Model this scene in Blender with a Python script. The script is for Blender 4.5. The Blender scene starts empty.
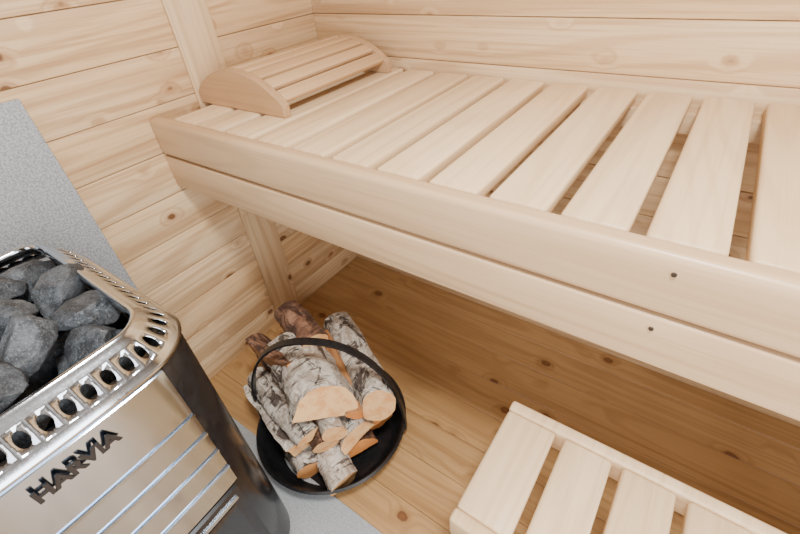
import bpy, bmesh, math, random, bisect
from mathutils import Vector, Matrix, noise
random.seed(7)
S=bpy.context.scene
COL=S.collection

# ------------------------------------------------------------------ node helpers
class NT:
    def __init__(s,name):
        s.m=bpy.data.materials.new(name); s.m.use_nodes=True
        s.t=s.m.node_tree; s.b=s.t.nodes['Principled BSDF']
    def n(s,typ,**kw):
        nd=s.t.nodes.new(typ)
        for k,v in kw.items(): setattr(nd,k,v)
        return nd
    def put(s,sock,v):
        if isinstance(v,bpy.types.NodeSocket): s.t.links.new(v,sock)
        else: sock.default_value=v
    def vm(s,op,a,b=None):
        nd=s.n('ShaderNodeVectorMath',operation=op); s.put(nd.inputs[0],a)
        if b is not None: s.put(nd.inputs[1],b)
        return nd.outputs[1] if op in('LENGTH','DISTANCE','DOT_PRODUCT') else nd.outputs[0]
    def ma(s,op,a,b=None,c=None,clamp=False):
        nd=s.n('ShaderNodeMath',operation=op,use_clamp=clamp); s.put(nd.inputs[0],a)
        if b is not None: s.put(nd.inputs[1],b)
        if c is not None: s.put(nd.inputs[2],c)
        return nd.outputs[0]
    def noise(s,vec,scale=1,detail=4,rough=.55,dist=0):
        nd=s.n('ShaderNodeTexNoise'); s.put(nd.inputs['Vector'],vec)
        nd.inputs['Scale'].default_value=scale; nd.inputs['Detail'].default_value=detail
        nd.inputs['Roughness'].default_value=rough; nd.inputs['Distortion'].default_value=dist
        return nd.outputs['Fac']
    def sm(s,v,a,b,o0=0.,o1=1.):
        nd=s.n('ShaderNodeMapRange',interpolation_type='SMOOTHSTEP'); s.put(nd.inputs['Value'],v)
        if a>b: a,b,o0,o1=b,a,o1,o0
        nd.inputs['From Min'].default_value=a; nd.inputs['From Max'].default_value=b
        nd.inputs['To Min'].default_value=o0; nd.inputs['To Max'].default_value=o1
        return nd.outputs['Result']
    def mix(s,f,a,b,mode='MIX'):
        nd=s.n('ShaderNodeMix',data_type='RGBA',blend_type=mode)
        s.put(nd.inputs[0],f)
        for i,v in((6,a),(7,b)):
            if isinstance(v,bpy.types.NodeSocket): s.t.links.new(v,nd.inputs[i])
            else: nd.inputs[i].default_value=(*v,1)
        return nd.outputs[2]
    def bump(s,h,strength=.2,dist=.002):
        nd=s.n('ShaderNodeBump'); nd.inputs['Strength'].default_value=strength
        nd.inputs['Distance'].default_value=dist; s.put(nd.inputs['Height'],h)
        s.t.links.new(nd.outputs[0],s.b.inputs['Normal'])

def wood(name,light,mid,dark,axis=0,knots=1.0,ring=.35,rough=.5,knotcol=(.10,.035,.012),var=.12,spec=.3,kd=1.0):
    s=NT(name)
    tc=s.n('ShaderNodeTexCoord').outputs['Object']
    isl=s.n('ShaderNodeNewGeometry').outputs['Random Per Island']
    off=s.vm('SCALE',(13.7,29.3,19.1)); s.t.links.new(isl,off.node.inputs['Scale'])
    P=s.vm('ADD',tc,off)
    def sc(a,c):
        v=[c,c,c]; v[axis]=a; return tuple(v)
    wob=s.noise(s.vm('MULTIPLY',P,(40,40,40)),detail=2)
    vo=s.n('ShaderNodeTexVoronoi'); s.put(vo.inputs['Vector'],s.vm('MULTIPLY',P,sc(7.5*kd,11*kd))); vo.inputs['Scale'].default_value=1
    d=s.ma('ADD',vo.outputs['Distance'],s.ma('MULTIPLY',s.ma('SUBTRACT',wob,.5),.09))
    flow=s.sm(d,0,.34,1,0)
    low=s.noise(s.vm('MULTIPLY',P,sc(.45,6.0)),detail=1,rough=.4)
    low=s.ma('ADD',low,s.ma('MULTIPLY',flow,.12*min(knots,1)))
    rings=s.sm(s.ma('SINE',s.ma('MULTIPLY',low,85)),.0,1,0,1)
    g1=s.noise(s.vm('MULTIPLY',P,sc(1.3,70)),detail=6,rough=.65)
    g2=s.noise(s.vm('MULTIPLY',P,sc(9,420)),detail=2)
    big=s.noise(s.vm('MULTIPLY',P,sc(1.0,7)),detail=2)
    c=s.mix(s.sm(big,.3,.7),light,mid)
    c=s.mix(s.ma('MULTIPLY',rings,ring),c,dark)
    c=s.mix(s.ma('MULTIPLY',s.sm(g1,.46,.66),ring*1.3),c,dark)
    c=s.mix(s.ma('MULTIPLY',s.sm(g2,.45,.75),ring*.6),c,dark)
    bri=s.ma('ADD',s.ma('MULTIPLY',isl,var),1-var*.6)
    if knots>0:
        k=.125*knots
        halo=s.sm(d,k*.9,k*2.2,1,0)
        c=s.mix(s.ma('MULTIPLY',halo,.4),c,(dark[0]*.85,dark[1]*.7,dark[2]*.6))
        kn=s.sm(d,k*.7,k*1.05,1,0)
        kc=s.mix(s.sm(d,k*.1,k*.9),(knotcol[0]*1.8,knotcol[1]*2.0,knotcol[2]*2.0),knotcol)
        c=s.mix(s.ma('MULTIPLY',kn,.85),c,kc)
    hsv=s.n('ShaderNodeHueSaturation'); s.t.links.new(c,hsv.inputs['Color']); s.t.links.new(bri,hsv.inputs['Value'])
    s.t.links.new(hsv.outputs[0],s.b.inputs['Base Color'])
    s.b.inputs['Roughness'].default_value=rough
    s.b.inputs['Specular IOR Level'].default_value=spec
    s.bump(s.ma('ADD',g1,s.ma('MULTIPLY',g2,.5)),.15,.001)
    return s.m

def plain(name,col,rough=.5,metal=0,spec=.5,nscale=0,namp=.2,bump=0,coat=0):
    s=NT(name)
    s.b.inputs['Base Color'].default_value=(*col,1)
    s.b.inputs['Roughness'].default_value=rough; s.b.inputs['Metallic'].default_value=metal
    s.b.inputs['Specular IOR Level'].default_value=spec; s.b.inputs['Coat Weight'].default_value=coat
    if nscale:
        tc=s.n('ShaderNodeTexCoord').outputs['Object']
        f=s.noise(tc,nscale,5,.6)
        lo=tuple(max(0,x*(1-namp)) for x in col); hi=tuple(min(1,x*(1+namp)) for x in col)
        s.t.links.new(s.mix(s.sm(f,.35,.65),lo,hi),s.b.inputs['Base Color'])
        if bump: s.bump(f,bump,.002)
    return s.m

PINE_L=(.77,.57,.345); PINE_M=(.69,.47,.25); PINE_D=(.38,.19,.075)
M_left=wood('pine_left_wall',PINE_L,PINE_M,PINE_D,axis=1,ring=.36,rough=.45)
M_back=wood('pine_back_wall',PINE_L,PINE_M,PINE_D,axis=0,ring=.31,rough=.45,knots=.75)
M_post=wood('pine_post',PINE_L,PINE_M,PINE_D,axis=2,ring=.28,rough=.45,knots=.8)
M_dim=wood('dimmed_pine',(.34,.31,.28),(.28,.255,.23),(.18,.16,.14),axis=0,ring=.3,rough=.6,knots=.8)  # unseen front wall and ceiling, greyed and darkened to cut warm bounce light
M_dimy=wood('dimmed_pine_side',(.34,.31,.28),(.28,.255,.23),(.18,.16,.14),axis=1,ring=.3,rough=.6,knots=.8)  # same light-cutting dark grey for the unseen right wall
M_floor=wood('pine_floor',(.50,.305,.135),(.43,.25,.10),(.25,.12,.042),axis=0,ring=.30,rough=.34,knots=.85,spec=.5,var=.08,kd=.75)
B_L=(.80,.605,.375); B_M=(.735,.53,.31); B_D=(.48,.29,.14)
M_slat=wood('aspen_slat',B_L,B_M,B_D,axis=1,knots=0,ring=.19,rough=.42,var=.14)
M_rail=wood('aspen_rail',(.67,.475,.285),(.61,.42,.24),(.42,.25,.13),axis=0,knots=.0,ring=.25,rough=.36,var=.08,spec=.4)
M_head=wood('aspen_headrest',(.64,.425,.235),(.56,.355,.185),(.40,.23,.105),axis=1,knots=0,ring=.22,rough=.42,var=.16)
M_heade=wood('aspen_headrest_end',(.52,.33,.18),(.47,.29,.15),(.34,.19,.09),axis=0,knots=0,ring=.22,rough=.45,var=.1)
def steel(name,axis,rough=.22,col=(.68,.66,.63)):
    s=NT(name); tc=s.n('ShaderNodeTexCoord').outputs['Object']
    v=[400,400,400]; v[axis]=3
    f=s.noise(s.vm('MULTIPLY',tc,tuple(v)),detail=3)
    s.b.inputs['Base Color'].default_value=(*col,1); s.b.inputs['Metallic'].default_value=1
    s.t.links.new(s.sm(f,.2,.8,rough*.8,rough*1.25),s.b.inputs['Roughness'])
    s.bump(f,.03,.0005)
    return s.m
M_steel=steel('brushed_steel',1,.12,(.50,.60,.73))
M_chrome=steel('polished_steel',2,.12,(.58,.63,.69))
M_black=plain('black_enamel',(.008,.008,.009),.22,0,.5,nscale=60,namp=.3)
M_letter=plain('dark_lettering',(.012,.012,.013),.3)
M_pan=plain('black_painted_iron',(.008,.008,.009),.42,0,.45,nscale=90,namp=.4,bump=.1)
M_glass=plain('dark_door_glass',(.01,.01,.011),.06,0,.6)
M_grey=plain('grey_shield',(.34,.36,.38),.55,0,.3,nscale=240,namp=.28)
M_plate=plain('grey_floor_plate',(.33,.345,.355),.5,0,.4,nscale=220,namp=.15)
M_screw=plain('screw_steel',(.10,.085,.075),.4,.8)
M_lamp=plain('added_lamp_diffuser',(.9,.9,.88),.4)  # for the added overhead lamp

# ------------------------------------------------------------------ mesh helpers
def new_obj(name,bm,mats,parent=None,smooth=True,angle=35):
    me=bpy.data.meshes.new(name); bm.normal_update(); bm.to_mesh(me); bm.free()
    for m in mats: me.materials.append(m)
    o=bpy.data.objects.new(name,me); COL.objects.link(o)
    if smooth:
        for p in me.polygons: p.use_smooth=True
        try: me.set_sharp_from_angle(angle=math.radians(angle))
        except Exception: pass
    if parent: o.parent=parent
    return o
def empty(name):
    o=bpy.data.objects.new(name,None); COL.objects.link(o); o.empty_display_size=.1; return o
def merge(bm,t,mat=None):
    vm={}
    for v in t.verts: vm[v]=bm.verts.new(v.co)
    ul=t.loops.layers.uv.active; ub=None
    if ul: ub=bm.loops.layers.uv.verify()
    for f in t.faces:
        try: nf=bm.faces.new([vm[v] for v in f.verts])
        except ValueError: continue
        nf.material_index=f.material_index if mat is None else mat
        if ul:
            for a,b in zip(nf.loops,f.loops): a[ub].uv=b[ul].uv
    t.free()
def box(bm,x0,x1,y0,y1,z0,z1,bev=.0,seg=2,mat=0,M=None):
    t=bmesh.new(); bmesh.ops.create_cube(t,size=1)
    for v in t.verts:
        v.co=Vector(((x0+x1)/2+v.co.x*(x1-x0),(y0+y1)/2+v.co.y*(y1-y0),(z0+z1)/2+v.co.z*(z1-z0)))
    if bev>0: bmesh.ops.bevel(t,geom=t.edges[:],offset=bev,segments=seg,profile=.5,affect='EDGES')
    if M is not None: bmesh.ops.transform(t,matrix=M,verts=t.verts)
    merge(bm,t,mat)

RX,RY,RZ=2.2,-2.1,2.05
PZ=.115; Z0=.9-7*PZ
G=.0008
# ------------------------------------------------------------------ room
def seams():
    z=[0]; k=Z0
    while k<RZ-.02:
        if k>.03: z.append(k)
        k+=PZ
    z.append(RZ); return z
zs=seams()
bm=bmesh.new()
for a,b in zip(zs,zs[1:]): box(bm,-.03,0,RY-.04,0,a+(G if a>0 else 0),b-G,.0028,2)
box(bm,-.06,-.012,RY-.04,0,0,RZ)
new_obj('wall_left',bm,[M_left])
bm=bmesh.new()
for a,b in zip(zs,zs[1:]): box(bm,-.04,RX+.04,0,.03,a+(G if a>0 else 0),b-G,.0028,2)
box(bm,-.04,RX+.04,.012,.06,0,RZ)
new_obj('wall_back',bm,[M_back])
bm=bmesh.new()
DY0,DY1,DZ=-1.80,-1.0,1.85
for a,b in zip(zs,zs[1:]):
    if a<DZ-.01:
        box(bm,RX,RX+.03,RY,DY0,a,b,.003,1); box(bm,RX,RX+.03,DY1,0,a,b,.003,1)
    else: box(bm,RX,RX+.03,RY,0,a,b,.003,1)
new_obj('wall_right',bm,[M_dimy])
WX0,WX1,WZ0,WZ1=.35,1.55,zs[9],zs[16]
bm=bmesh.new()
for a,b in zip(zs,zs[1:]):
    if WZ0-.01<a<WZ1-.01:
        box(bm,0,WX0,RY-.03,RY,a,b,.003,1); box(bm,WX1,RX,RY-.03,RY,a,b,.003,1)
    else: box(bm,0,RX,RY-.03,RY,a,b,.003,1)
new_obj('wall_front',bm,[M_dim])
bm=bmesh.new()
ys=[.04]+[-.078-.118*i for i in range(18)]
for y2,y1 in zip(ys,ys[1:]): box(bm,-.04,RX+.04,y1+.0004,y2-.0004,-.03,0,.0012,1)
box(bm,-.04,RX+.04,ys[-1],.04,-.06,-.006)
new_obj('floor',bm,[M_floor])
bm=bmesh.new()
y=RY
while y<-.001:
    y2=min(y+.118,0); box(bm,0,RX,y,y2,RZ,RZ+.03,.002,1); y=y2
new_obj('ceiling',bm,[M_dim])
bm=bmesh.new()
w=.05
box(bm,WX0-w,WX1+w,RY+.001,RY+.014,WZ1,WZ1+w,.003); box(bm,WX0-w,WX1+w,RY+.001,RY+.014,WZ0-w,WZ0,.003)
box(bm,WX0-w,WX0,RY+.001,RY+.014,WZ0,WZ1,.003); box(bm,WX1,WX1+w,RY+.001,RY+.014,WZ0,WZ1,.003)
new_obj('window_1',bm,[M_post])
bm=bmesh.new()
box(bm,RX-.014,RX-.001,DY0-w,DY0,0,DZ+w,.003); box(bm,RX-.014,RX-.001,DY1,DY1+w,0,DZ+w,.003); box(bm,RX-.014,RX-.001,DY0,DY1,DZ,DZ+w,.003)
new_obj('door_1',bm,[M_post])
bm=bmesh.new(); box(bm,0,.010,-.502,-.385,0,RZ,.003,2); new_obj('trim_1',bm,[M_post])
bm=bmesh.new(); box(bm,.001,.012,-1.75,-.878,.10,.996,.0015,1); new_obj('heat_shield_panel',bm,[M_grey])
bm=bmesh.new(); box(bm,.002,.86,-1.75,-.885,0,.005,.001,1); new_obj('floor_protection_plate',bm,[M_plate])

# ------------------------------------------------------------------ upper bench
ZB=.875
bench=empty('sauna_bench')
bm=bmesh.new(); box(bm,.001,RX-.001,-.652,-.617,.7835,ZB+.004,.011,4); new_obj('front_rail',bm,[M_rail],bench)
bm=bmesh.new(); box(bm,.001,RX-.001,-.650,-.618,.688,.7785,.005,3); new_obj('front_fascia',bm,[M_rail],bench)
bm=bmesh.new()
box(bm,.011,RX-.001,-.616,-.575,.70,ZB-.029,.003); box(bm,.001,RX-.001,-.05,-.006,.80,ZB-.029,.003)
for x in (.06,.75,1.45,2.12): box(bm,x-.02,x+.02,-.575,-.05,.79,ZB-.029,.003)
new_obj('support_frame',bm,[M_rail],bench)
bm=bmesh.new(); k=1.152+9*.1100
while k>-.05:
    x0,x1=max(k,.012),k+.090
    if x1-x0>.02 and x1<RX: box(bm,x0,x1,-.614,-.014,ZB-.028,ZB,.0065,3)
    k-=.11
new_obj('slats',bm,[M_slat],bench)
bm=bmesh.new()
for (x,z) in ((1.196,.853),(1.196,.757),(1.97,.853),(1.97,.757)):
    t=bmesh.new(); bmesh.ops.create_cone(t,cap_ends=True,segments=16,radius1=.0036,radius2=.003,depth=.003)
    bmesh.ops.transform(t,matrix=Matrix.Translation((x,-.6525 if z>.8 else -.6505,z))@Matrix.Rotation(math.pi/2,4,'X'),verts=t.verts); merge(bm,t,0)
new_obj('screws',bm,[M_screw],bench)

# ------------------------------------------------------------------ headrest
hr=empty('sauna_headrest')
HX0,HX1,HY0,HY1=.011,.350,-.496,-.060; HH=.096; HZ=ZB+.0005
cxh=(HX0+HX1)/2; hw=(HX1-HX0)/2; e0=.030
sag=HH-e0; R=(hw*hw+sag*sag)/(2*sag)
def arc(x,off=0):
    return HZ+e0+math.sqrt(max((R-off)**2-(x-cxh)**2,0))-(R-sag)
for i,(ya,yb) in enumerate(((HY0,HY0+.022),(HY1-.022,HY1))):
    bm=bmesh.new(); n=28; prof=[(HX0,HZ),(HX1,HZ)]
    for j in range(n+1):
        x=HX1-(HX1-HX0)*j/n; prof.append((x,arc(x)))
    a=[bm.verts.new((p[0],ya,p[1])) for p in prof]; b=[bm.verts.new((p[0],yb,p[1])) for p in prof]
    bm.faces.new(a); bm.faces.new(b[::-1])
    for j in range(len(prof)): bm.faces.new((a[j],b[j],b[(j+1)%len(prof)],a[(j+1)%len(prof)]))
    bmesh.ops.recalc_face_normals(bm,faces=bm.faces)
    o=new_obj('end_arch_%d'%(i+1),bm,[M_heade],hr)
    md=o.modifiers.new('b','BEVEL'); md.width=.003; md.segments=3; md.limit_method='ANGLE'; md.angle_limit=math.radians(40)
bm=bmesh.new(); ns=8
th0=math.asin((hw-.004)/R)
for i in range(ns):
    t0=-th0+2*th0*i/ns; tm=t0+th0/ns; wd=2*th0/ns*R-.012
    Rc=R-.009
    c=Vector((cxh+Rc*math.sin(tm),0,HZ+e0-(R-sag)+Rc*math.cos(tm)))
    M=Matrix.Translation(c)@Matrix.Rotation(tm,4,'Y')
    box(bm,-wd/2,wd/2,HY0+.0225,HY1-.0225,-.008,.008,.004,3,0,M)
new_obj('slats',bm,[M_head],hr)

# ------------------------------------------------------------------ step bench
st=empty('step_stool'); ZS=.40; SX0,SX1,SY0,SY1=1.017,1.90,-.890,-.609
bm=bmesh.new()
box(bm,SX0,SX1,SY1-.026,SY1,ZS-.062,ZS+.001,.006,3); box(bm,SX0,SX1,SY0,SY0+.026,ZS-.062,ZS+.001,.006,3)
new_obj('rails',bm,[M_slat],st)
bm=bmesh.new(); x=SX0+.001; wd=.100
while x+.08<SX1:
    box(bm,x,min(x+wd,SX1),SY0+.0265,SY1-.0265,ZS-.028,ZS,.007,3)
    x+=wd+.018; wd=.088
new_obj('slats',bm,[M_slat],st)
bm=bmesh.new()
for xx in (SX0+.03,SX1-.075):
    for yy in (SY0+.027,SY1-.027-.04): box(bm,xx,xx+.045,yy,yy+.04,0,ZS-.029,.004)
    box(bm,xx+.005,xx+.04,SY0+.068,SY1-.068,ZS-.09,ZS-.03,.003)
new_obj('legs',bm,[M_rail],st)

# ------------------------------------------------------------------ stove
stove=empty('wood_burning_sauna_stove')
SXa,SXb,SYa,SYb=.150,.640,-1.415,-.981
yc=(SYa+SYb)/2; hwy=(SYb-SYa)/2; r=.085
def rawoutline():
    pts=[]
    def arcp(cx,cy,a0):
        for i in range(12):
            a=a0+math.pi/2*i/12; pts.append((cx+r*math.cos(a),cy+r*math.sin(a)))
    def line(p,q):
        for i in range(24): pts.append((p[0]+(q[0]-p[0])*i/24,p[1]+(q[1]-p[1])*i/24))
    arcp(SXb-r,SYb-r,0); line((SXb-r,SYb),(SXa+r,SYb))
    arcp(SXa+r,SYb-r,math.pi/2); line((SXa,SYb-r),(SXa,SYa+r))
    arcp(SXa+r,SYa+r,math.pi); line((SXa+r,SYa),(SXb-r,SYa))
    arcp(SXb-r,SYa+r,1.5*math.pi); line((SXb,SYa+r),(SXb,SYb-r))
    out=[]
    for x,y in pts:
        k=max(0,(x-.45)/(SXb-.45)); out.append((x+.010*k*k*(1-((y-yc)/hwy)**2),y))
    return out
RAW=rawoutline(); NR=len(RAW)
cum=[0]
for i in range(NR):
    a,b=RAW[i],RAW[(i+1)%NR]; cum.append(cum[-1]+math.dist(a,b))
PER=cum[-1]
def ol(u,inset=0):
    u=u%PER; i=min(bisect.bisect_right(cum,u)-1,NR-1); f=(u-cum[i])/(cum[i+1]-cum[i])
    def P(k): return Vector(RAW[k%NR])
    p=P(i).lerp(P(i+1),f)
    t0=(P(i+1)-P(i-1)).normalized(); t1=(P(i+2)-P(i)).normalized(); t=t0.lerp(t1,f).normalized()
    n=Vector((t.y,-t.x))
    return p-n*inset
def loft(name,prof,mats,parent,n=160,capb=True,capt=True):
    bm=bmesh.new(); rows=[]
    for (z,ins) in prof:
        rows.append([bm.verts.new((*ol(PER*i/n,ins),z)) for i in range(n)])
    for k,(a,b) in enumerate(zip(rows,rows[1:])):
        for i in range(n):
            bm.faces.new((a[i],a[(i+1)%n],b[(i+1)%n],b[i]))
    if capb: bm.faces.new(rows[0][::-1])
    if capt: bm.faces.new(rows[-1])
    return new_obj(name,bm,mats,parent,angle=50)
loft('base',[(.0055,.012),(.03,.012)],[M_black],stove)
loft('body',[(.03,.004),(.035,.001),(.735,.004),(.74,.010),(.74,.046),(.66,.048)],[M_black],stove)
bm=bmesh.new(); NC=66
zb,zt=.744,.794; insb,inst=-.002,.041
def cp(u,v):
    return (*ol(u,insb+(inst-insb)*v**1.1),zb+(zt-zb)*v)
v0,v1=.24,.84
for c in range(NC):
    u0=PER*c/NC; u1=PER*(c+1)/NC; um=(u0+u1)/2
    bd=[]
    for i in range(4): bd.append((u0+(u1-u0)*i/4,v0))
    for i in range(4): bd.append((u1,v0+(v1-v0)*i/4))
    for i in range(4): bd.append((u1-(u1-u0)*i/4,v1))
    for i in range(4): bd.append((u0,v1-(v1-v0)*i/4))
    V=[bm.verts.new(cp(*p)) for p in bd]; vmid=(v0+v1)/2
    E=[]
    for i in range(16):
        a=math.atan2(-1,-1)+2*math.pi*i/16
        ca,sa=math.cos(a),math.sin(a)
        E.append(bm.verts.new(cp(um+.0075*ca,vmid+.185*sa)))
    for i in range(16): bm.faces.new((V[i],V[(i+1)%16],E[(i+1)%16],E[i]))
    for (va,vb) in ((0,v0*.5),(v0*.5,v0),(v1,.92),(.92,1.0)):
        for i in range(4):
            a=u0+(u1-u0)*i/4; b=u0+(u1-u0)*(i+1)/4
            bm.faces.new([bm.verts.new(cp(*p)) for p in((a,va),(b,va),(b,vb),(a,vb))])
N2=NC*4
rows=[]
for (dz,di) in ((0,0),(.003,.002),(.0045,.005),(.003,.0085),(-.002,.010),(-.014,.0105)):
    rows.append([bm.verts.new((*ol(PER*i/N2,inst+di),zt+dz)) for i in range(N2)])
for a,b in zip(rows,rows[1:]):
    for i in range(N2): bm.faces.new((a[i],a[(i+1)%N2],b[(i+1)%N2],b[i]))
bmesh.ops.remove_doubles(bm,verts=bm.verts,dist=.00005)
bmesh.ops.recalc_face_normals(bm,faces=bm.faces)
o=new_obj('slotted_collar',bm,[M_chrome],stove,angle=60)
md=o.modifiers.new('s','SOLIDIFY'); md.thickness=.003; md.offset=-1
FR=[(PER*i/2000) for i in range(2000)]
FP=sorted([(ol(u)[1],u) for u in FR if ol(u)[0]>.56])
def fu(y):
    i=bisect.bisect_left(FP,(y,)); i=max(1,min(i,len(FP)-1)); (ya,ua),(yb,ub)=FP[i-1],FP[i]
    if abs(ua-ub)>PER/2:
        if ua>ub: ub+=PER
        else: ua+=PER
    f=(y-ya)/(yb-ya) if yb!=ya else 0
    return ua+(ub-ua)*f
def panel(name,y0,y1,prof,mats,n=40):
    bm=bmesh.new(); rows=[]
    for (z,off) in prof: rows.append([bm.verts.new((*ol(fu(y0+(y1-y0)*i/n),-off),z)) for i in range(n+1)])
    for a,b in zip(rows,rows[1:]):
        for i in range(n): bm.faces.new((a[i],a[i+1],b[i+1],b[i]))
    for side in (0,n):
        for k in range(len(prof)-1):
            p=[rows[k][side].co,rows[k+1][side].co]
            q=[Vector((c.x-.02,c.y,c.z)) for c in p]
            bm.faces.new([bm.verts.new(c) for c in (p[0],p[1],q[1],q[0])])
    bmesh.ops.remove_doubles(bm,verts=bm.verts,dist=.00002)
    bmesh.ops.recalc_face_normals(bm,faces=bm.faces)
    return new_obj(name,bm,mats,stove,angle=25)
prof=[(.412,-.012),(.412,.004)]
for zr in (.465,.520,.575,.630):
    prof+=[(zr-.007,.004),(zr-.005,.007),(zr+.001,.0075),(zr+.0025,.0015),(zr+.004,.004)]
prof+=[(.737,.001),(.740,-.003),(.740,-.012)]
panel('steel_front_panel',-1.345,-1.053,prof,[M_steel])
panel('door_frame',-1.34,-1.06,[(.07,-.012),(.07,-.001),(.075,.004),(.395,.004),(.4,-.001),(.4,-.012)],[M_black])
panel('door_glass',-1.32,-1.08,[(.11,.000),(.11,.0055),(.36,.0055),(.36,.0)],[M_glass])
panel('door_trim',-1.33,-1.07,[(.367,.002),(.367,.007),(.375,.007),(.375,.002)],[M_steel])
cu=bpy.data.curves.new('logo','FONT'); cu.body='HARVIA'; cu.size=.0285; cu.extrude=.0015; cu.space_character=1.0; cu.align_x='CENTER'; cu.offset=.0012
to=bpy.data.objects.new('logo_lettering',cu); COL.objects.link(to); cu.materials.append(M_letter)
ang=math.atan2(ol(fu(-1.14))[0]-ol(fu(-1.235))[0],.095)
to.rotation_euler=(math.pi/2,0,math.pi/2-ang)
to.location=(ol(fu(-1.19))[0]+.0075,-1.190,.6985)
to.parent=stove
bm=bmesh.new()
bmesh.ops.create_cone(bm,cap_ends=True,segments=48,radius1=.058,radius2=.058,depth=RZ-.70-.001)
bmesh.ops.translate(bm,verts=bm.verts,vec=(.345,-1.205,(RZ+.70)/2))
new_obj('flue_pipe',bm,[M_black],stove)

# stones
s=NT('olivine_stone'); tc=s.n('ShaderNodeTexCoord').outputs['Object']
isl=s.n('ShaderNodeNewGeometry').outputs['Random Per Island']
f1=s.noise(tc,38,7,.75); f2=s.noise(tc,420,3,.75)
c=s.mix(s.sm(f1,.36,.64),(.020,.024,.029),(.088,.100,.113)); c=s.mix(s.ma('MULTIPLY',s.sm(f2,.57,.69),.5),c,(.34,.37,.39))
c=s.mix(s.ma('MULTIPLY',s.sm(f2,.34,.44,1,0),.75),c,(.008,.009,.010))
hs=s.n('ShaderNodeHueSaturation'); s.t.links.new(c,hs.inputs['Color']); s.t.links.new(s.ma('ADD',s.ma('MULTIPLY',isl,.8),.6),hs.inputs['Value'])
s.t.links.new(hs.outputs[0],s.b.inputs['Base Color']); s.b.inputs['Roughness'].default_value=.6; s.b.inputs['Specular IOR Level'].default_value=.45
s.bump(s.ma('ADD',f1,s.ma('MULTIPLY',f2,.3)),.6,.004)
M_stone=s.m
def rock(bm,c,rad,seed):
    rnd=random.Random(seed); t=bmesh.new(); bmesh.ops.create_icosphere(t,subdivisions=5,radius=1)
    pl=[]
    for i in range(12):
        n=Vector((rnd.gauss(0,1),rnd.gauss(0,1),rnd.gauss(0,1))).normalized(); pl.append((n,rnd.uniform(.58,.84)))
    sc=Vector((rad*rnd.uniform(1.15,1.5),rad*rnd.uniform(.85,1.1),rad*rnd.uniform(.7,.9)))
    Rm=Matrix.Rotation(rnd.uniform(0,6.28),3,'Z')@Matrix.Rotation(rnd.uniform(-.4,.4),3,'X')
    for v in t.verts:
        d=v.co.normalized(); q=1.05
        for n,h in pl:
            k=d.dot(n)
            if k>.05: q=min(q,h/k)
        q+=.03*noise.noise(d*3.1+Vector((seed,0,0)))+.022*noise.noise(d*8+Vector((seed,5,0)))+.012*noise.noise(d*19+Vector((seed,5,3)))
        w=d*q; v.co=Rm@Vector((w.x*sc.x,w.y*sc.y,w.z*sc.z))+Vector(c)
    merge(bm,t,0)
bm=bmesh.new(); k=0
for iy in range(5):
    for ix in range(6):
        x=.225+ix*.066+(iy%2)*.02+random.uniform(-.01,.01); y=-1.345+iy*.070+random.uniform(-.01,.01)
        if (x-.345)**2+(y+1.205)**2<.095**2: continue
        x=min(x,.54)
        rock(bm,(x,y,.715+random.uniform(-.008,.006)),.036,k+1); k+=1
for (x,y,zz,rr) in ((.270,-1.080,.772,.038),(.365,-1.066,.778,.038),(.465,-1.068,.775,.038),(.535,-1.085,.765,.034),(.400,-1.135,.795,.036),(.495,-1.145,.795,.040),(.535,-1.220,.790,.042),(.445,-1.215,.802,.040),(.25,-1.16,.772,.038),(.535,-1.31,.782,.040),(.455,-1.30,.798,.040),(.37,-1.32,.785,.040),(.28,-1.31,.775,.040),(.305,-1.125,.79,.030)):
    rock(bm,(x,y,zz),rr*1.08,k+150); k+=1
new_obj('sauna_stones',bm,[M_stone],stove,angle=16)

# ------------------------------------------------------------------ log basket
bk=empty('log_basket'); BC=Vector((.525,-.735,0))
bm=bmesh.new(); n=72
pr=[(0,.004),(.165,.004),(.182,.010),(.209,.065),(.213,.080),(.218,.084),(.224,.080),(.222,.074),(.215,.062),(.188,.004),(.176,.0),(0,.0)]
rows=[]
for (rr,z) in pr:
    if rr==0: rows.append([bm.verts.new((BC.x,BC.y,z))])
    else: rows.append([bm.verts.new((BC.x+rr*math.cos(2*math.pi*i/n),BC.y+rr*math.sin(2*math.pi*i/n),z)) for i in range(n)])
for a,b in zip(rows,rows[1:]):
    for i in range(n):
        if len(a)==1: bm.faces.new((a[0],b[i],b[(i+1)%n]))
        elif len(b)==1: bm.faces.new((a[i],b[0],a[(i+1)%n]))
        else: bm.faces.new((a[i],b[i],b[(i+1)%n],a[(i+1)%n]))
bmesh.ops.recalc_face_normals(bm,faces=bm.faces)
new_obj('pan',bm,[M_pan],bk,angle=50)
bm=bmesh.new(); hd=Vector((.87,.49,0)).normalized(); hp=Vector((-hd.y,hd.x,0)); n=60; rows=[]
HT=.42
for i in range(n+1):
    a=math.pi*i/n; ca,sa=math.cos(a),math.sin(a)
    sx=abs(ca)**.9*(1 if ca>0 else -1)
    c=BC+hd*(-.222*sx)+Vector((0,0,.045+(HT-.045)*sa**.85))
    nn=(hd*(-ca)+Vector((0,0,sa))).normalized()
    rows.append([bm.verts.new(c+hp*w+nn*h) for (w,h) in((-.010,-.003),(.010,-.003),(.010,.003),(-.010,.003))])
for a,b in zip(rows,rows[1:]):
    for i in range(4): bm.faces.new((a[i],b[i],b[(i+1)%4],a[(i+1)%4]))
bm.faces.new(rows[0]); bm.faces.new(rows[-1][::-1])
bmesh.ops.recalc_face_normals(bm,faces=bm.faces)
new_obj('handle',bm,[M_pan],bk,angle=40)

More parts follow.
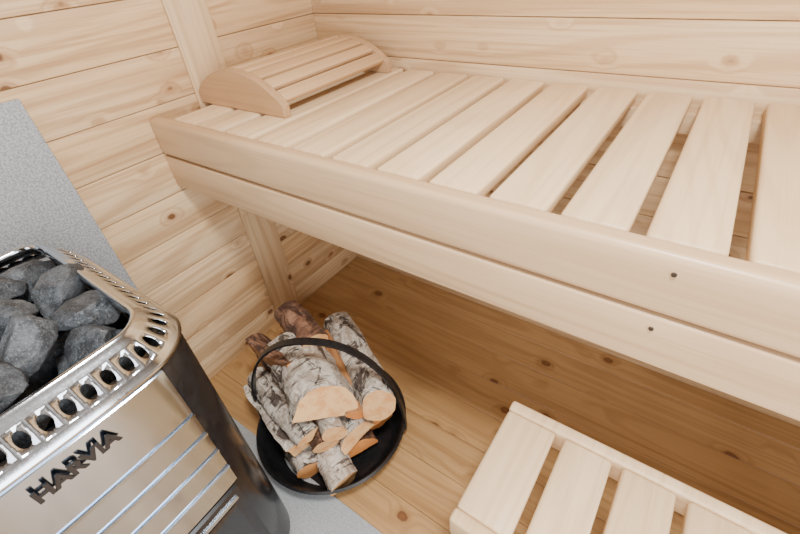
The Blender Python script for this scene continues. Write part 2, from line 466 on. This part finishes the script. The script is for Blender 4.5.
# firewood materials
def barkmat(name,white,grey,dk,lo,hi):
    s=NT(name); uv=s.n('ShaderNodeUVMap').outputs[0]; isl=s.n('ShaderNodeNewGeometry').outputs['Random Per Island']
    off=s.vm('SCALE',(7.,3.,5.)); s.t.links.new(isl,off.node.inputs['Scale']); P=s.vm('ADD',uv,off)
    a1=s.noise(s.vm('MULTIPLY',P,(14,120,1)),detail=4,rough=.6)
    a2=s.noise(s.vm('MULTIPLY',P,(20,12,1)),detail=7,rough=.75,dist=.8)
    a3=s.noise(s.vm('MULTIPLY',P,(90,260,1)),detail=3)
    a4=s.noise(s.vm('MULTIPLY',P,(26,20,1)),detail=7,rough=.78,dist=1.0)
    c=s.mix(s.sm(a4,.42,.60),white,grey)
    c=s.mix(s.ma('MULTIPLY',s.sm(a3,.45,.7),.35),c,(.22,.17,.13))
    c=s.mix(s.ma('MULTIPLY',s.sm(a1,.57,.63),.85),c,(.07,.05,.04))
    c=s.mix(s.ma('MULTIPLY',s.sm(a2,lo,hi),.92),c,dk)
    s.t.links.new(c,s.b.inputs['Base Color']); s.b.inputs['Roughness'].default_value=.6
    s.bump(s.ma('SUBTRACT',s.ma('ADD',a4,a3),s.sm(a2,lo,hi)),.9,.005); return s.m
M_bark=barkmat('birch_bark',(.72,.66,.57),(.36,.29,.23),(.045,.026,.018),.54,.60)
M_bark2=barkmat('brown_bark',(.30,.15,.085),(.18,.075,.038),(.05,.018,.010),.46,.58)
s=NT('cut_log_end'); uv=s.n('ShaderNodeUVMap').outputs[0]; isl=s.n('ShaderNodeNewGeometry').outputs['Random Per Island']
ln=s.vm('LENGTH',uv); nz=s.noise(s.vm('MULTIPLY',uv,(30,30,1)),detail=3)
rg=s.ma('SINE',s.ma('MULTIPLY',s.ma('ADD',ln,s.ma('MULTIPLY',nz,.006)),1500))
c=s.mix(s.sm(rg,-.5,1),(.72,.46,.21),(.54,.29,.11))
c=s.mix(s.ma('MULTIPLY',s.sm(nz,.42,.66),.6),c,(.50,.18,.04))
org=s.mix(s.ma('MULTIPLY',s.sm(isl,.55,.6),.7),c,(.70,.21,.025)); s.t.links.new(org,s.b.inputs['Base Color']); s.b.inputs['Roughness'].default_value=.7; s.bump(nz,.3,.002); M_end=s.m
s=NT('split_birch'); uv=s.n('ShaderNodeUVMap').outputs[0]; a1=s.noise(s.vm('MULTIPLY',uv,(70,5,1)),detail=5,rough=.65)
c=s.mix(s.sm(a1,.35,.7),(.46,.22,.08),(.20,.07,.025)); s.t.links.new(c,s.b.inputs['Base Color']); s.b.inputs['Roughness'].default_value=.7; s.bump(a1,.6,.004); M_split=s.m

D0=Vector((.892,-.452,0)).normalized()
def log(bm,E,rad,L,kind='round',rot=0,yaw=0,pitch=0,seed=0,sq=1.,bark=0):
    t=bmesh.new(); uvl=t.loops.layers.uv.verify(); rnd=random.Random(seed)
    cs=[]
    if kind=='round':
        for i in range(28): cs.append((math.cos(2*math.pi*i/28),math.sin(2*math.pi*i/28)*sq,0))
    else:
        span=math.pi if kind=='half' else math.radians(100)
        na=18
        for i in range(na+1):
            a=-span/2+span*i/na; cs.append((math.cos(a),math.sin(a),0 if i<na else 1))
        p0=cs[-1]; p1=cs[0]
        if kind=='wedge':
            for i in range(1,6): cs.append((p0[0]*(1-i/6),p0[1]*(1-i/6),1))
            cs.append((0,0,1))
            for i in range(1,6): cs.append((p1[0]*i/6,p1[1]*i/6,1))
            cs=[(a*1.35-.75,b*1.35,f) for a,b,f in cs]
        else:
            for i in range(1,8): cs.append((0,p0[1]+(p1[1]-p0[1])*i/8,1))
            cs=[(a*1.15-.45,b*1.15,f) for a,b,f in cs]
    n=len(cs); ns=28
    d=Matrix.Rotation(yaw,3,'Z')@D0; d=(d*math.cos(pitch)+Vector((0,0,math.sin(pitch)))).normalized()
    sx=d.cross(Vector((0,0,1))).normalized(); sz=sx.cross(d).normalized()
    bend=rnd.uniform(-.012,.012); bend2=rnd.uniform(-.005,.005)
    cut=rnd.uniform(-.35,.35); cut2=rnd.uniform(-.35,.35)
    rows=[]
    for k in range(ns+1):
        f=k/ns; row=[]
        taper=1-.08*f
        for (a,b,fl) in cs:
            ca=math.cos(rot)*a-math.sin(rot)*b; cb=math.sin(rot)*a+math.cos(rot)*b
            nn=1+.22*noise.noise(Vector((a*1.3,b*1.3,f*3+seed*3.1)))+.09*noise.noise(Vector((a*5,b*5,f*12+seed)))
            q=rad*nn*taper
            bo=math.sin(math.pi*f)
            slant=(cut*ca+cut2*cb)*rad*(1-f)**3
            row.append(t.verts.new(Vector(E)-d*(L*f+slant)+sx*(ca*q+bend*bo)+sz*(cb*q+bend2*bo)))
        rows.append(row)
    for k in range(ns):
        for i in range(n):
            j=(i+1)%n; fc=t.faces.new((rows[k][i],rows[k][j],rows[k+1][j],rows[k+1][i]))
            fl=cs[i][2]; fc.material_index=2 if fl else bark
            for lp,(ii,kk) in zip(fc.loops,((i,k),(i+1,k),(i+1,k+1),(i,k+1))): lp[uvl].uv=(ii/n*2*math.pi*rad,L*kk/ns)
    for row in (rows[0],rows[-1]):
        cen=sum((v.co for v in row),Vector())/n; cv=t.verts.new(cen)
        ring=[t.verts.new(cen.lerp(v.co,.55)) for v in row]
        for i in range(n):
            j=(i+1)%n
            for vs,uvs in (((row[i],ring[i],ring[j],row[j]),((i,1),(i,.55),(j,.55),(j,1))),((ring[i],cv,ring[j]),((i,.55),(i,0),(j,.55)))):
                fc=t.faces.new(vs); fc.material_index=1
                for lp,(ii,ff) in zip(fc.loops,uvs):
                    lp[uvl].uv=(cs[ii][0]*rad*ff,cs[ii][1]*rad*ff)
    bmesh.ops.recalc_face_normals(t,faces=t.faces)
    merge(bm,t,None)
bm=bmesh.new()
LG=[
((.572,-.878,.054),.043,.28,'round',0,.16,.0,0),
((.675,-.858,.058),.046,.34,'round',0,-.06,.0,0),
((.650,-.755,.060),.044,.32,'half',1.57,-.05,.0,3),
((.650,-.665,.062),.042,.30,'round',0,.03,.0,0),
((.590,-.590,.065),.040,.20,'round',0,.0,.0,0),
((.545,-.872,.135),.044,.28,'wedge',2.2,.22,.04,0),
((.605,-.830,.140),.038,.30,'round',0,.0,.02,3),
((.655,-.765,.135),.046,.33,'half',1.2,-.10,.02,0),
((.660,-.690,.140),.044,.34,'half',-1.3,-.06,.0,0),
((.585,-.858,.205),.034,.30,'wedge',1.2,.26,.05,0),
((.634,-.812,.200),.033,.30,'round',0,.03,.0,0),
((.655,-.735,.205),.042,.32,'wedge',-.8,-.08,.0,0),
((.695,-.694,.222),.047,.37,'round',0,-.05,.04,0),
((.602,-.788,.272),.076,.27,'half',1.9,.08,.05,0),
((.455,-.742,.285),.044,.19,'wedge',2.3,.45,.06,3),
((.450,-.67,.290),.044,.19,'round',0,.15,.0,3),
((.415,-.745,.19),.045,.16,'round',0,.25,.0,3),
]
for i,(E,rad,L,kd,rot,yw,pt,bk_) in enumerate(LG): log(bm,E,rad,L,kd,rot,yw,pt,i+1,bark=bk_)
new_obj('firewood_pile',bm,[M_bark,M_end,M_split,M_bark2],None,angle=40)

# ------------------------------------------------------------------ light
lp=empty('added_ceiling_lamp'); LX,LY=1.30,-1.0  # unseen lamp, added to give a key light from above
bm=bmesh.new(); bmesh.ops.create_cone(bm,cap_ends=True,segments=48,radius1=.20,radius2=.22,depth=.03); bmesh.ops.translate(bm,verts=bm.verts,vec=(LX,LY,RZ-.016))
new_obj('added_lamp_body',bm,[M_lamp],lp)
def area(name,loc,rot,sx,sy,pw,col,shape='RECTANGLE',parent=None):
    l=bpy.data.lights.new(name,'AREA'); l.shape=shape; l.size=sx; l.size_y=sy; l.energy=pw; l.color=col
    o=bpy.data.objects.new(name,l); COL.objects.link(o); o.location=loc; o.rotation_euler=rot
    if parent: o.parent=parent
    return o
area('added_lamp_light',(LX,LY,RZ-.034),(0,0,0),.30,.30,43,(1,.97,.93),'DISK',lp)  # key light of the added lamp
area('window_daylight',((WX0+WX1)/2,RY-.035,(WZ0+WZ1)/2),(math.radians(90),0,0),WX1-WX0,WZ1-WZ0,14,(.97,.98,1))
area('door_daylight',(RX+.035,(DY0+DY1)/2,DZ/2),(math.radians(90),0,math.radians(90)),DY1-DY0,DZ-.1,41,(.98,.98,1))
wd=bpy.data.worlds.new('World'); S.world=wd; wd.use_nodes=True
bg=wd.node_tree.nodes['Background']; bg.inputs[0].default_value=(.85,.92,1,1); bg.inputs[1].default_value=.7

# ------------------------------------------------------------------ camera
cd=bpy.data.cameras.new('camera'); cd.sensor_width=36; cd.lens=18.88; cd.clip_start=.02
co=bpy.data.objects.new('camera',cd); COL.objects.link(co)
rt=Vector((.8169,.5716,-.0777)); dn=Vector((.3072,-.5452,-.78)); fw=Vector((-.4882,.6132,-.6209))
M=Matrix((rt,-dn,-fw)).transposed().to_4x4(); M.translation=Vector((1.17,-1.146,1.2)); co.matrix_world=M
S.camera=co
